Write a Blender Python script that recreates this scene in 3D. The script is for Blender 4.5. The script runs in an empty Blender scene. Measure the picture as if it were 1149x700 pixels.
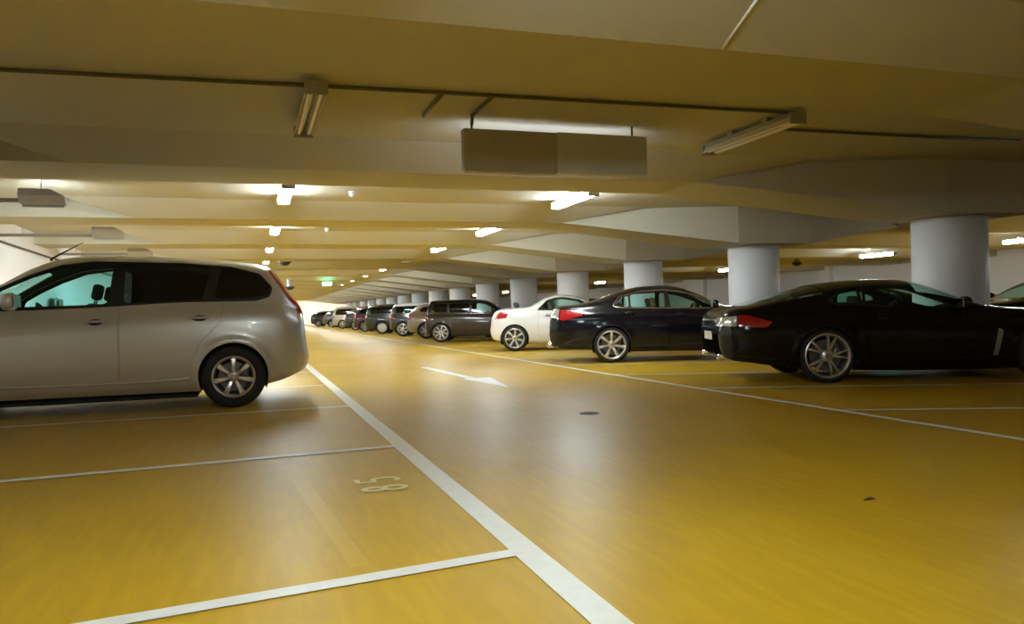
import bpy, bmesh, math, random
import numpy as np
from mathutils import Vector, Matrix, Euler
random.seed(7)
scene = bpy.context.scene
COL = scene.collection
R = math.radians

# ------------------------------------------------------------------ camera
F, YAW, ROLL, PITCH = 880.0, R(18.47), R(1.5), R(-0.1)
fw = Vector((math.sin(YAW)*math.cos(PITCH), math.cos(YAW)*math.cos(PITCH), math.sin(PITCH)))
r0 = Vector((math.cos(YAW), -math.sin(YAW), 0)); u0 = r0.cross(fw)
Rv = r0*math.cos(ROLL) - u0*math.sin(ROLL); Uv = u0*math.cos(ROLL) + r0*math.sin(ROLL)
cam_d = bpy.data.cameras.new('camera'); cam = bpy.data.objects.new('camera', cam_d); COL.objects.link(cam)
cam_d.sensor_width = 36; cam_d.lens = F/1149*36; cam_d.clip_start = .05; cam_d.clip_end = 300
M3 = Matrix((Rv, Uv, -fw)).transposed()
cam.matrix_world = Matrix.Translation((0, 0, 1.0)) @ M3.to_4x4()
scene.camera = cam
scene.view_settings.view_transform = 'Standard'; scene.view_settings.look = 'None'
scene.view_settings.gamma = 1; scene.view_settings.use_curve_mapping = False
scene.view_settings.exposure = 1.12
w = bpy.data.worlds.new('world'); scene.world = w; w.use_nodes = True
w.node_tree.nodes['Background'].inputs[0].default_value = (.5, .55, .6, 1)
w.node_tree.nodes['Background'].inputs[1].default_value = 0.0
scene.cycles.use_denoising = True
scene.cycles.max_bounces = 10; scene.cycles.diffuse_bounces = 6; scene.cycles.glossy_bounces = 5
scene.cycles.transparent_max_bounces = 16
scene.cycles.sample_clamp_indirect = 6
scene.cycles.caustics_reflective = False; scene.cycles.caustics_refractive = False

# ------------------------------------------------------------------ materials
def mat(name, col, rough=.5, metal=0, coat=0, noise=0, nscale=8, rnoise=0, bump=0, spec=.5, flake=0):
    m = bpy.data.materials.new(name); m.use_nodes = True
    nt = m.node_tree; b = nt.nodes['Principled BSDF']
    b.inputs['Base Color'].default_value = (*col, 1); b.inputs['Roughness'].default_value = rough
    b.inputs['Metallic'].default_value = metal; b.inputs['Coat Weight'].default_value = coat
    b.inputs['Coat Roughness'].default_value = .04; b.inputs['Specular IOR Level'].default_value = spec
    if noise or rnoise or bump or flake:
        tc = nt.nodes.new('ShaderNodeTexCoord'); no = nt.nodes.new('ShaderNodeTexNoise')
        no.inputs['Scale'].default_value = nscale; no.inputs['Detail'].default_value = 5
        nt.links.new(tc.outputs['Object'], no.inputs['Vector'])
        if noise:
            mx = nt.nodes.new('ShaderNodeMix'); mx.data_type = 'RGBA'
            mx.inputs['A'].default_value = (*[c*(1-noise) for c in col], 1)
            mx.inputs['B'].default_value = (*[min(1, c*(1+noise)) for c in col], 1)
            nt.links.new(no.outputs['Fac'], mx.inputs['Factor']); nt.links.new(mx.outputs['Result'], b.inputs['Base Color'])
        if rnoise:
            mr = nt.nodes.new('ShaderNodeMapRange')
            mr.inputs['To Min'].default_value = max(0, rough-rnoise); mr.inputs['To Max'].default_value = rough+rnoise
            nt.links.new(no.outputs['Fac'], mr.inputs['Value']); nt.links.new(mr.outputs['Result'], b.inputs['Roughness'])
        if bump:
            bp = nt.nodes.new('ShaderNodeBump'); bp.inputs['Strength'].default_value = bump; bp.inputs['Distance'].default_value = .01
            nt.links.new(no.outputs['Fac'], bp.inputs['Height']); nt.links.new(bp.outputs['Normal'], b.inputs['Normal'])
    return m

def emit(name, col, strength):
    m = bpy.data.materials.new(name); m.use_nodes = True
    b = m.node_tree.nodes['Principled BSDF']; b.inputs['Base Color'].default_value = (*col, 1)
    b.inputs['Emission Color'].default_value = (*col, 1); b.inputs['Emission Strength'].default_value = strength
    return m

def glassmat(name, tint, refl=.06, rough=.02):
    m = bpy.data.materials.new(name); m.use_nodes = True; nt = m.node_tree
    for n in list(nt.nodes): nt.nodes.remove(n)
    out = nt.nodes.new('ShaderNodeOutputMaterial'); tr = nt.nodes.new('ShaderNodeBsdfTransparent')
    gl = nt.nodes.new('ShaderNodeBsdfGlossy'); mx = nt.nodes.new('ShaderNodeMixShader'); fr = nt.nodes.new('ShaderNodeLayerWeight'); fr.inputs['Blend'].default_value = .5
    no = nt.nodes.new('ShaderNodeTexNoise'); no.inputs['Scale'].default_value = 3
    ad = nt.nodes.new('ShaderNodeMath'); ad.operation = 'MULTIPLY_ADD'; ad.inputs[1].default_value = .02; ad.inputs[2].default_value = rough
    nt.links.new(no.outputs['Fac'], ad.inputs[0]); nt.links.new(ad.outputs[0], gl.inputs['Roughness'])
    pw = nt.nodes.new('ShaderNodeMath'); pw.operation = 'POWER'; pw.inputs[1].default_value = 5
    sc_ = nt.nodes.new('ShaderNodeMath'); sc_.operation = 'MULTIPLY_ADD'; sc_.inputs[1].default_value = .95; sc_.inputs[2].default_value = .045
    nt.links.new(fr.outputs['Facing'], pw.inputs[0]); nt.links.new(pw.outputs[0], sc_.inputs[0])
    tr.inputs['Color'].default_value = (*tint, 1); gl.inputs['Color'].default_value = (.9, .95, 1, 1)
    nt.links.new(sc_.outputs[0], mx.inputs[0]); nt.links.new(tr.outputs[0], mx.inputs[1]); nt.links.new(gl.outputs[0], mx.inputs[2])
    nt.links.new(mx.outputs[0], out.inputs[0]); return m

def floor_material():
    m = bpy.data.materials.new('yellow_epoxy'); m.use_nodes = True; nt = m.node_tree; b = nt.nodes['Principled BSDF']
    tc = nt.nodes.new('ShaderNodeTexCoord')
    def noise(scale, det=6, vec=None, sx=1, sy=1):
        mp = nt.nodes.new('ShaderNodeMapping'); mp.inputs['Scale'].default_value = (sx, sy, 1)
        nt.links.new(tc.outputs['Object'], mp.inputs['Vector'])
        n = nt.nodes.new('ShaderNodeTexNoise'); n.inputs['Scale'].default_value = scale; n.inputs['Detail'].default_value = det
        nt.links.new(mp.outputs[0], n.inputs['Vector']); return n
    def ramp(src, pts):
        r = nt.nodes.new('ShaderNodeValToRGB'); nt.links.new(src, r.inputs[0])
        r.color_ramp.elements[0].position = pts[0][0]; r.color_ramp.elements[0].color = (*pts[0][1], 1)
        r.color_ramp.elements[1].position = pts[-1][0]; r.color_ramp.elements[1].color = (*pts[-1][1], 1)
        for p, c in pts[1:-1]:
            e = r.color_ramp.elements.new(p); e.color = (*c, 1)
        return r
    n1 = noise(.45, 3, sx=1.2, sy=.6)
    c1 = ramp(n1.outputs['Fac'], [(.3, FLOOR_A), (.5, FLOOR_B), (.72, FLOOR_C)])
    n2 = noise(7, 2, sx=3, sy=.35)        # rubber streaks along the lane
    r2 = ramp(n2.outputs['Fac'], [(.42, (.80, .79, .77)), (.62, (1, 1, 1))])
    mx = nt.nodes.new('ShaderNodeMix'); mx.data_type = 'RGBA'; mx.blend_type = 'MULTIPLY'; mx.inputs['Factor'].default_value = .4
    nt.links.new(c1.outputs[0], mx.inputs['A']); nt.links.new(r2.outputs[0], mx.inputs['B'])
    n3 = noise(60, 3)
    r3 = ramp(n3.outputs['Fac'], [(.3, (.9, .9, .9)), (.7, (1, 1, 1))])
    mx2 = nt.nodes.new('ShaderNodeMix'); mx2.data_type = 'RGBA'; mx2.blend_type = 'MULTIPLY'; mx2.inputs['Factor'].default_value = .15
    nt.links.new(mx.outputs['Result'], mx2.inputs['A']); nt.links.new(r3.outputs[0], mx2.inputs['B'])
    nt.links.new(mx2.outputs['Result'], b.inputs['Base Color'])
    n4 = noise(1.1, 3, sx=1, sy=.6)
    mr = nt.nodes.new('ShaderNodeMapRange'); mr.inputs['From Min'].default_value = .3; mr.inputs['From Max'].default_value = .7
    mr.inputs['To Min'].default_value = .37; mr.inputs['To Max'].default_value = .44
    nt.links.new(n4.outputs['Fac'], mr.inputs['Value']); nt.links.new(mr.outputs['Result'], b.inputs['Roughness'])
    n5 = noise(14, 4)
    bp = nt.nodes.new('ShaderNodeBump'); bp.inputs['Strength'].default_value = .02; bp.inputs['Distance'].default_value = .003
    nt.links.new(n5.outputs['Fac'], bp.inputs['Height']); nt.links.new(bp.outputs['Normal'], b.inputs['Normal'])
    b.inputs['Specular IOR Level'].default_value = .32
    return m

FLOOR_A, FLOOR_B, FLOOR_C = (.475, .277, .009), (.525, .314, .011), (.565, .352, .016)
M = {}
M['floor'] = floor_material()
M['paint_line'] = mat('worn_white_paint', (.78, .77, .68), .4, noise=.12, nscale=14, rnoise=.1)
M['paint_number'] = mat('cream_paint', (.78, .70, .34), .4, noise=.12, nscale=14)
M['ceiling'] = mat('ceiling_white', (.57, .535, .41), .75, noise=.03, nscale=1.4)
M['wall'] = mat('wall_white', (.86, .86, .86), .7, noise=.03, nscale=1.2, bump=.05)
M['column'] = mat('column_paint', (.86, .87, .89), .5, noise=.03, nscale=2.0, bump=.03)
M['trimgrey'] = mat('trim_grey', (.5, .5, .5), .6, noise=.05)
M['conduit'] = mat('conduit_dark', (.13, .11, .07), .5, noise=.1, nscale=20)
M['lamp_body'] = mat('lamp_housing', (.34, .33, .30), .5, noise=.05, nscale=20)
M['lamp_cover_off'] = mat('lamp_cover_unlit', (.82, .80, .72), .22, noise=.08, nscale=60)
M['tube_off'] = mat('tube_unlit', (.92, .91, .86), .12, noise=.02, nscale=20)
M['reflector'] = mat('lamp_reflector', (.7, .69, .64), .2, metal=.9, noise=.04, nscale=30)
M['lamp_on'] = emit('lamp_diffuser_lit', (.80, .92, 1.0), 36)
M['lamp_on2'] = emit('side_lamp_diffuser_lit', (.82, .93, 1.0), 140)
M['sign_back'] = mat('sign_back_olive', (.42, .38, .28), .45, noise=.05, nscale=3)
M['sign_grey'] = mat('sign_back_grey', (.56, .56, .54), .32, noise=.06, nscale=3)
M['sign_lit'] = emit('sign_face_lit', (.70, .80, 1.0), 2.6)
M['exit_lit'] = emit('exit_face_lit', (.18, .95, .62), 5)
M['exit_white'] = emit('exit_symbol_lit', (.9, 1, .95), 6)
M['black'] = mat('black_plastic', (.018, .018, .02), .45, noise=.1, nscale=30)
M['rubber'] = mat('tyre_rubber', (.016, .016, .017), .75, noise=.15, nscale=40, bump=.1)
M['rubtrim'] = mat('window_rubber', (.012, .012, .014), .35, noise=.1, nscale=30)
M['alloy'] = mat('alloy_silver', (.72, .71, .68), .28, metal=.85, noise=.04, nscale=20)
M['alloy_dark'] = mat('alloy_grey', (.40, .39, .37), .3, metal=.8, noise=.04, nscale=20)
M['hubcap'] = mat('hubcap_plastic', (.50, .50, .49), .4, noise=.04, nscale=20)
M['disc'] = mat('brake_disc', (.16, .15, .14), .4, metal=.8, noise=.1, nscale=40)
M['chrome'] = mat('chrome', (.85, .86, .88), .08, metal=1, noise=.02, nscale=10)
M['interior'] = mat('cabin_trim', (.035, .034, .034), .7, noise=.1, nscale=20)
M['seat'] = mat('seat_cloth', (.055, .052, .05), .8, noise=.15, nscale=60)
M['seat_light'] = mat('seat_grey_cloth', (.20, .19, .18), .8, noise=.12, nscale=60)
M['seat_tan'] = mat('seat_tan_leather', (.25, .13, .06), .5, noise=.12, nscale=40)
M['red'] = mat('tail_lamp_red', (.42, .007, .014), .12, coat=1, noise=.06, nscale=60)
M['redd'] = mat('tail_lamp_dark_red', (.20, .012, .018), .15, coat=1, noise=.06, nscale=60)
M['clear'] = mat('lamp_clear', (.55, .55, .55), .1, metal=.5, coat=1, noise=.05, nscale=50)
M['under'] = mat('underbody', (.012, .012, .012), .85, noise=.1, nscale=20)
M['plate'] = mat('plate_white', (.75, .75, .72), .35, noise=.03, nscale=20)
M['glass_clear'] = glassmat('glass_green', (.66, .88, .82))
M['glass_teal'] = glassmat('glass_teal', (.52, .86, .88))
M['glass_dark'] = glassmat('glass_privacy', (.05, .055, .06))
M['glass_mid'] = glassmat('glass_mid', (.40, .58, .54))
M['drain'] = mat('drain_iron', (.15, .13, .08), .6, noise=.2, nscale=30)
M['leaf'] = mat('dry_scrap', (.07, .05, .025), .8, noise=.3, nscale=40)
M['pipe_white'] = mat('pipe_white', (.6, .6, .58), .5, noise=.05)
def paint(name, col, metal=0, rough=.3): return mat('paint_'+name, col, rough, metal=metal, coat=1, noise=.03, nscale=300)

# ------------------------------------------------------------------ object helpers
def link(name, me, m=None, parent=None):
    o = bpy.data.objects.new(name, me); COL.objects.link(o)
    if m is not None and me is not None and len(me.materials) == 0:
        for k in (m if isinstance(m, (list, tuple)) else [m]): me.materials.append(k)
    if parent is not None: o.parent = parent
    return o
def pymesh(name, verts, faces, smooth=False):
    me = bpy.data.meshes.new(name); me.from_pydata([tuple(map(float, v)) for v in verts], [], [tuple(map(int, f)) for f in faces]); me.update()
    if smooth: me.polygons.foreach_set('use_smooth', [True]*len(me.polygons))
    return me
def bmesh_obj(name, bm, m=None, parent=None, smooth=False):
    me = bpy.data.meshes.new(name); bmesh.ops.recalc_face_normals(bm, faces=bm.faces); bm.to_mesh(me); bm.free()
    if smooth: me.polygons.foreach_set('use_smooth', [True]*len(me.polygons))
    return link(name, me, m, parent)
def thing(name, label, cat, loc=(0, 0, 0), rz=0, group=None):
    o = bpy.data.objects.new(name, None); COL.objects.link(o); o.location = loc; o.rotation_euler = (0, 0, rz)
    o.empty_display_size = .2
    return tag(o, label, cat, group)
def tag(o, label, cat, group=None):
    o['label'] = label; o['category'] = cat; o['kind'] = 'thing'
    if group: o['group'] = group
    return o
def struct(o): o['kind'] = 'structure'; return o
def add_box(bm, c, s, bev=0, seg=2, mtx=None):
    r = bmesh.ops.create_cube(bm, size=1); vs = r['verts']
    bmesh.ops.scale(bm, vec=s, verts=vs); bmesh.ops.translate(bm, vec=c, verts=vs)
    if bev:
        es = list({e for v in vs for e in v.link_edges})
        rr = bmesh.ops.bevel(bm, geom=es, offset=bev, segments=seg, profile=.5, affect='EDGES')
        vs = list({v for f in rr['faces'] for v in f.verts} | {v for v in vs if v.is_valid})
    if mtx is not None: bmesh.ops.transform(bm, matrix=mtx, verts=vs)
    return vs
def add_tube(bm, pts, r, n=8, cap=True):
    pts = [Vector(p) for p in pts]; rings = []
    for i, p in enumerate(pts):
        a = pts[max(0, i-1)]; b = pts[min(len(pts)-1, i+1)]; t = (b-a).normalized()
        up = Vector((0, 0, 1)) if abs(t.z) < .95 else Vector((1, 0, 0))
        s = t.cross(up).normalized(); q = s.cross(t)
        rr = r[i] if isinstance(r, (list, tuple)) else r
        rings.append([bm.verts.new(p + s*rr*math.cos(2*math.pi*k/n) + q*rr*math.sin(2*math.pi*k/n)) for k in range(n)])
    for a, b in zip(rings, rings[1:]):
        for k in range(n): bm.faces.new((a[k], a[(k+1) % n], b[(k+1) % n], b[k]))
    if cap: bm.faces.new(rings[0]); bm.faces.new(rings[-1][::-1])
def add_lathe(bm, prof, n=48, axis='Y', close=False):
    """prof: list of (r, h); revolved around the axis"""
    rings = []
    for r_, h in prof:
        ring = []
        for k in range(n):
            a = 2*math.pi*k/n; c, s = math.cos(a)*r_, math.sin(a)*r_
            ring.append(bm.verts.new((c, h, s) if axis == 'Y' else (c, s, h)))
        rings.append(ring)
    pairs = list(zip(rings, rings[1:])) + ([(rings[-1], rings[0])] if close else [])
    for a, b in pairs:
        for k in range(n): bm.faces.new((a[k], a[(k+1) % n], b[(k+1) % n], b[k]))
    return rings
def add_prism(bm, poly, y0, y1):
    """poly in x,z extruded along y"""
    a = [bm.verts.new((x, y0, z)) for x, z in poly]; b = [bm.verts.new((x, y1, z)) for x, z in poly]
    n = len(poly)
    bm.faces.new(a); bm.faces.new(b[::-1])
    for k in range(n): bm.faces.new((a[k], b[k], b[(k+1) % n], a[(k+1) % n]))

# ------------------------------------------------------------------ the garage
X0, X1, Y0, Y1 = -4.35, 29.0, -9.0, 92.0
SP = 4.88
ZS, ZB, ZC = 2.95, 2.70, 2.22          # slab, soffit, soffit over the columns
fl = struct(link('floor', pymesh('floor', [(X0, Y0, 0), (X1, Y0, 0), (X1, Y1, 0), (X0, Y1, 0)], [(0, 1, 2, 3)]), M['floor']))

def flat(name, polys, z, m, parent):
    bm = bmesh.new()
    for p in polys:
        bm.faces.new([bm.verts.new((q[0], q[1], q[2] if len(q) > 2 else z)) for q in p])
    for f in bm.faces: f.normal_update()
    me = bpy.data.meshes.new(name); bm.normal_update()
    for f in bm.faces:
        if f.normal.z < 0: f.normal_flip()
    bm.to_mesh(me); bm.free(); return link(name, me, m, parent)
flat('lane_line', [[(1.00, -2), (1.125, -2), (1.125, 85), (1.00, 85)]], .003, M['paint_line'], fl)
flat('lane_line', [[(5.08, -2), (5.17, -2), (5.17, 85), (5.08, 85)]], .003, M['paint_line'], fl)
PB = 2.82
for k in range(-1, 28):
    y = 3.07 + PB*k
    dy = {-1: .9, 0: .62, 1: .30, 2: -.05}.get(k, 0)
    flat('bay_line', [[(-4.2, y-.045-dy), (1.01, y-.045), (1.01, y+.045), (-4.2, y+.045-dy)]], .0045, M['paint_line'], fl)
ta = math.tan(R(25))
for k in range(-1, 28):
    y = 5.90 + 2.36*k
    flat('bay_line', [[(5.16, y-.045), (9.7, y-.045-4.54*ta), (9.7, y+.045-4.54*ta), (5.16, y+.045)]], .0045, M['paint_line'], fl)
flat('faded_line', [[(.17, 5.5), (.27, 5.5), (.43, 3.15), (.35, 3.15)]], .0015, mat('faded_paint', (.55, .335, .018), .42, noise=.1, nscale=9), fl)
# direction arrow pointing down the lane
flat('direction_arrow', [[(2.93, 14.2), (3.08, 14.2), (3.20, 11.35), (3.42, 11.35), (3.18, 9.75), (2.97, 11.35), (3.06, 11.35)]], .003, M['paint_line'], fl)
# bay number 85, read from the lane (characters' tops point to -x)
def stroke_polys(pts, wd, closed=False):
    P = [Vector((p[0], p[1], 0)) for p in pts]; n = len(P); L, Rr = [], []
    for i in range(n):
        a = P[(i-1) % n] if closed or i > 0 else P[i]; b = P[(i+1) % n] if closed or i < n-1 else P[i]
        t = (b-a).normalized(); q = Vector((-t.y, t.x, 0))*wd/2; L.append(P[i]+q); Rr.append(P[i]-q)
    return [[(v.x, v.y) for v in (L[i], L[(i+1) % n], Rr[(i+1) % n], Rr[i])] for i in range(n if closed else n-1)]
def digit_pts(d):
    if d == '8':
        def ell(cy, ry, rx): return [(rx*math.cos(2*math.pi*k/14), cy+ry*math.sin(2*math.pi*k/14)) for k in range(14)]
        return [(ell(.74, .24, .30), True), (ell(.26, .26, .36), True)]
    if d == '5':
        return [([(.34, .97), (-.26, .97), (-.32, .55), (.02, .62), (.28, .52), (.36, .30), (.24, .08), (-.04, .0), (-.34, .10)], False)]
def place_digit(d, xb, yc, hgt, wid, nm):
    polys = []
    for lay, (pts, cl) in enumerate(digit_pts(d)):
        # char up -> -x ; char right -> +y
        q = [(xb - v*hgt, yc + u*wid) for u, v in pts]
        polys += [[(a, b, .0035+.0006*lay) for a, b in pp] for pp in stroke_polys(q, .037, cl)]
    flat(nm, polys, .0035, M['paint_number'], fl)
place_digit('8', .825, 4.50, .24, .15, 'bay_number_digit')
place_digit('5', .825, 4.74, .25, .16, 'bay_number_digit')

def lerp(a, b, t): return a+(b-a)*t
XS = [X0, -1.8, 5.85, 9.2, 10.9, 14.25, 25.0, X1]
def prof(x):
    """soffit height, near edge offset, far edge offset at x"""
    if x <= 5.85: return ZB, 0.0, 1.12
    if x <= 9.2: t = (x-5.85)/3.35; return lerp(ZB, ZC, t), lerp(0, -1.02, t), lerp(1.12, .42, t)
    if x <= 10.9: return ZC, -1.02, .42
    if x <= 14.25: t = (x-10.9)/3.35; return lerp(ZC, ZB, t), lerp(-1.02, 0, t), lerp(.42, 1.12, t)
    return ZB, 0.0, 1.12
verts, faces = [], []
def V(*p): verts.append(p); return len(verts)-1
V(X0, Y0, ZS); V(X1, Y0, ZS); V(X1, Y1, ZS); V(X0, Y1, ZS); faces.append((3, 2, 1, 0))   # slab
for k in range(-3, 18):
    yb = 4.5 + SP*k if k < 1 else 4.5 + 4.90*k
    if yb > Y1-3: break
    for xa, xb in zip(XS, XS[1:]):
        za, na, fa = prof(xa); zb, nb, fb = prof(xb)
        faces.append((V(xa, yb+na, za), V(xa, yb+fa, za), V(xb, yb+fb, zb), V(xb, yb+nb, zb)))          # soffit
        faces.append((V(xa, yb+fa, za), V(xa, yb+fa, ZS), V(xb, yb+fb, ZS), V(xb, yb+fb, zb)))          # far face
        if not (xa == -1.8 or xa == 14.25):
            faces.append((V(xa, yb+na, ZS), V(xa, yb+na, za), V(xb, yb+nb, zb), V(xb, yb+nb, ZS)))      # near face
    for xl, xr in ((-1.8, 5.85), (14.25, 25.0)):
        a, b = V(xl, yb, ZB), V(xr, yb, ZB)
        c0, c1, c2, c3 = V(xl, yb, ZS), V(xl-.95, yb-.65, ZS), V(xr+1.5, yb-.65, ZS), V(xr, yb, ZS)
        faces += [(a, c0, c1), (a, c1, c2, b), (b, c2, c3)]
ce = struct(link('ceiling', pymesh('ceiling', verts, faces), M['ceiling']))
bm = bmesh.new(); add_tube(bm, [(3.02, 4.49, 2.702), (3.0, 4.18, 2.823), (2.98, 3.86, 2.946)], .012, 6); struct(bmesh_obj('trim_4', bm, M['wall'], None, True))
# walls
def wall(name, a, b, h=3.1, z0=0):
    th = .2; d = Vector((b[0]-a[0], b[1]-a[1], 0)).normalized(); n = Vector((d.y, -d.x, 0))*th
    vs = [(a[0], a[1], z0), (b[0], b[1], z0), (b[0]+n.x, b[1]+n.y, z0), (a[0]+n.x, a[1]+n.y, z0)]
    vs += [(x, y, h) for x, y, _ in vs]
    return struct(link(name, pymesh(name, vs, [(0, 1, 5, 4), (1, 2, 6, 5), (2, 3, 7, 6), (3, 0, 4, 7), (4, 5, 6, 7), (3, 2, 1, 0)]), M['wall']))
wall('wall_left', (X0, Y1), (X0, Y0)); wall('wall_right', (X1, Y0), (X1, Y1))
wall('wall_back', (X1, Y1), (X0, Y1)); wall('wall_front', (X0, Y0), (X1, Y0))
# painted pilasters on the far side wall
for k, y in enumerate((22.0, 34.0, 46.0)):
    bm = bmesh.new(); add_box(bm, (X1-.15, y, 1.45), (.3, .9, 2.9), .01)
    struct(bmesh_obj('trim_%d' % (k+1), bm, M['wall']))

# round columns
col_lab = {0: 'thick white round column rising behind the black coupe', 1: 'white round column standing just beyond the rear of the black coupe',
           2: 'white round column rising behind the dark saloon', 3: 'white round column above the roof of the white coupe',
           4: 'pale round column between the brown estate and the white coupe', 5: 'pale round column just above the driver window of the brown estate'}
for k in range(-1, 16):
    bm = bmesh.new(); rr = .515
    add_lathe(bm, [(0, 0.0), (rr, 0.0), (rr, .06), (rr, 1.2), (rr, ZC-.004), (0, ZC-.004)], 56, 'Z')
    o = bmesh_obj('concrete_column', bm, M['column'], None, False)
    for p in o.data.polygons: p.use_smooth = abs(p.normal.z) < .5
    o.location = (10.05, 9.15+4.86*k, 0)
    lab = col_lab.get(k, 'white round column outside the frame beside the black coupe' if k < 0 else 'distant pale round column, place %s in the row counted from the black coupe' % ['seven', 'eight', 'nine', 'ten', 'eleven', 'twelve', 'thirteen', 'fourteen', 'fifteen', 'sixteen'][k-6])
    tag(o, lab, 'column', 'row of round columns')

# ------------------------------------------------------------------ ceiling lamps
def lamp_meshes(L=1.62):
    d = {}
    bm = bmesh.new(); add_box(bm, (0, L/2, -.075), (.11, L-.02, .05), .008)
    for y in (.5, L-.5): add_box(bm, (0, y, -.026), (.08, .10, .052), .004)
    d['housing'] = bm
    bm = bmesh.new(); # diffuser: rounded trough wrapped round the housing
    prof_ = [(.058, -.062), (.084, -.070), (.088, -.095), (.086, -.135), (.070, -.160), (.035, -.170), (-.035, -.170), (-.070, -.160), (-.086, -.135), (-.088, -.095), (-.084, -.070), (-.058, -.062)]
    ra = [bm.verts.new((x, .03, z)) for x, z in prof_]; rb = [bm.verts.new((x, L-.03, z)) for x, z in prof_]
    for k in range(len(prof_)-1): bm.faces.new((ra[k], ra[k+1], rb[k+1], rb[k]))
    bm.faces.new(ra); bm.faces.new(rb[::-1]); d['diffuser'] = bm
    bm = bmesh.new(); add_box(bm, (0, .012, -.118), (.19, .024, .115), .006); d['end_cap'] = bm
    out = {}
    for k, b in d.items():
        me = bpy.data.meshes.new('lamp_'+k); bmesh.ops.recalc_face_normals(b, faces=b.faces); b.to_mesh(me); b.free(); out[k] = me
    return out
LM = lamp_meshes()
LM['housing'].materials.append(M['lamp_body']); LM['diffuser'].materials.append(M['lamp_on']); LM['end_cap'].materials.append(M['lamp_body'])
def lit_lamp(x, y, label, group, z=ZS, rz=0):
    t = thing('fluorescent_lamp', label, 'ceiling lamp', (x, y, z), rz, group)
    for k in ('housing', 'end_cap', 'end_cap', 'diffuser'): o = link(k, LM[k], None, t); o.location.y = 1.596 if o.name.startswith('end_cap') and sum(c.name.startswith('end_cap') for c in t.children) > 1 else 0
    return t
bmt = bmesh.new(); add_tube(bmt, [(0, .07, 0), (0, 1.55, 0)], .017, 10)
ME_TUBE = bpy.data.meshes.new('tube'); bmt.to_mesh(ME_TUBE); bmt.free(); ME_TUBE.materials.append(M['tube_off'])
def hung_lamp(x, y, label, group, drop=.18):
    t = lit_lamp(x, y, label, group, z=ZS-drop)
    for yy in (.5, 1.12):
        bm = bmesh.new(); add_tube(bm, [(0, yy, 0), (0, yy, drop)], .008, 6); bmesh_obj('hanger', bm, M['conduit'], t)
    return t
def off_lamp(x, y, label, group, z=ZS, rz=0, L=1.62):
    t = thing('fluorescent_lamp', label, 'ceiling lamp', (x, y, z), rz, group)
    link('housing', LM['housing'], None, t); link('end_cap', LM['end_cap'], None, t); link('end_cap', LM['end_cap'], None, t).location.y = 1.596
    for s in (-1, 1):   # ribbed reflector wings
        bm = bmesh.new()
        a = [(s*.012, -.115), (s*.06, -.097), (s*.092, -.155), (s*.086, -.158), (s*.056, -.104), (s*.012, -.123)]
        add_prism(bm, a, .03, L-.03)
        bmesh_obj('reflector', bm, M['lamp_cover_off'], t)
    for s in (-1, 1):
        b = link('tube', ME_TUBE, None, t); b.location = (s*.047, 0, -.142)
    return t
ordn = ['first', 'second', 'third', 'fourth', 'fifth', 'sixth', 'seventh', 'eighth', 'ninth', 'tenth', 'eleventh', 'twelfth', 'thirteenth', 'fourteenth', 'fifteenth', 'sixteenth', 'seventeenth']
off_lamp(.55, 6.45, 'unlit twin tube ceiling lamp above the silver estate, tubes visible', 'unlit ceiling lamps')
off_lamp(5.2, 6.45, 'unlit long ceiling lamp above the black coupe side, beside the conduit end', 'unlit ceiling lamps')
n = 0
for k in range(1, 17):
    y = 6.45 + 4.88*k
    lit_lamp(.55, y, 'glowing ceiling lamp, %s lit one counted along the row above the silver estate' % ordn[k-1], 'lit ceiling lamps over the lane edge')
n = 0
for k in range(1, 17):
    y = 6.45 + 4.88*k
    if k in (4,): off_lamp(5.2, y, 'small unlit ceiling lamp far down the row over the parked cars', 'unlit ceiling lamps'); continue
    n += 1
    lit_lamp(5.2, y, 'glowing ceiling lamp, %s lit one counted from the hanging sign over the parked row' % ordn[n-1], 'lit ceiling lamps over the parked row')
for k in (-1, -2):
    lit_lamp(.55, 6.45+4.88*k, 'glowing ceiling lamp above the empty bays before the bay number, outside the frame', 'lit ceiling lamps near the viewer')
    off_lamp(5.2, 6.45+4.88*k, 'unlit ceiling lamp above the lane near the viewer, outside the frame', 'unlit ceiling lamps near the viewer')
LABR = ['glowing ceiling lamp of the far lane beside the thick near column', 'glowing ceiling lamp of the far lane between two columns above the black coupe roof',
        'glowing ceiling lamp of the far lane above the bonnet of the dark saloon', 'glowing ceiling lamp of the far lane above the boot of the dark saloon']
for (y, lb) in zip((16.0, 21.8, 31.0, 45.3), LABR):
    hung_lamp(21.5, y, lb, 'lit ceiling lamps of the far lane')
for y in (6.6, 11.4, 65.0, 74.8):
    hung_lamp(21.5, y, 'glowing ceiling lamp of the far lane hidden behind columns', 'lit ceiling lamps of the far lane')
for k in range(6):  # extra lamps added to brighten the far back wall
    lit_lamp(-2.6+2.7*k, 88.6, 'added ceiling lamp brightening the back wall at the far end of the lane', 'added lamps before the back wall', rz=0)
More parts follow.
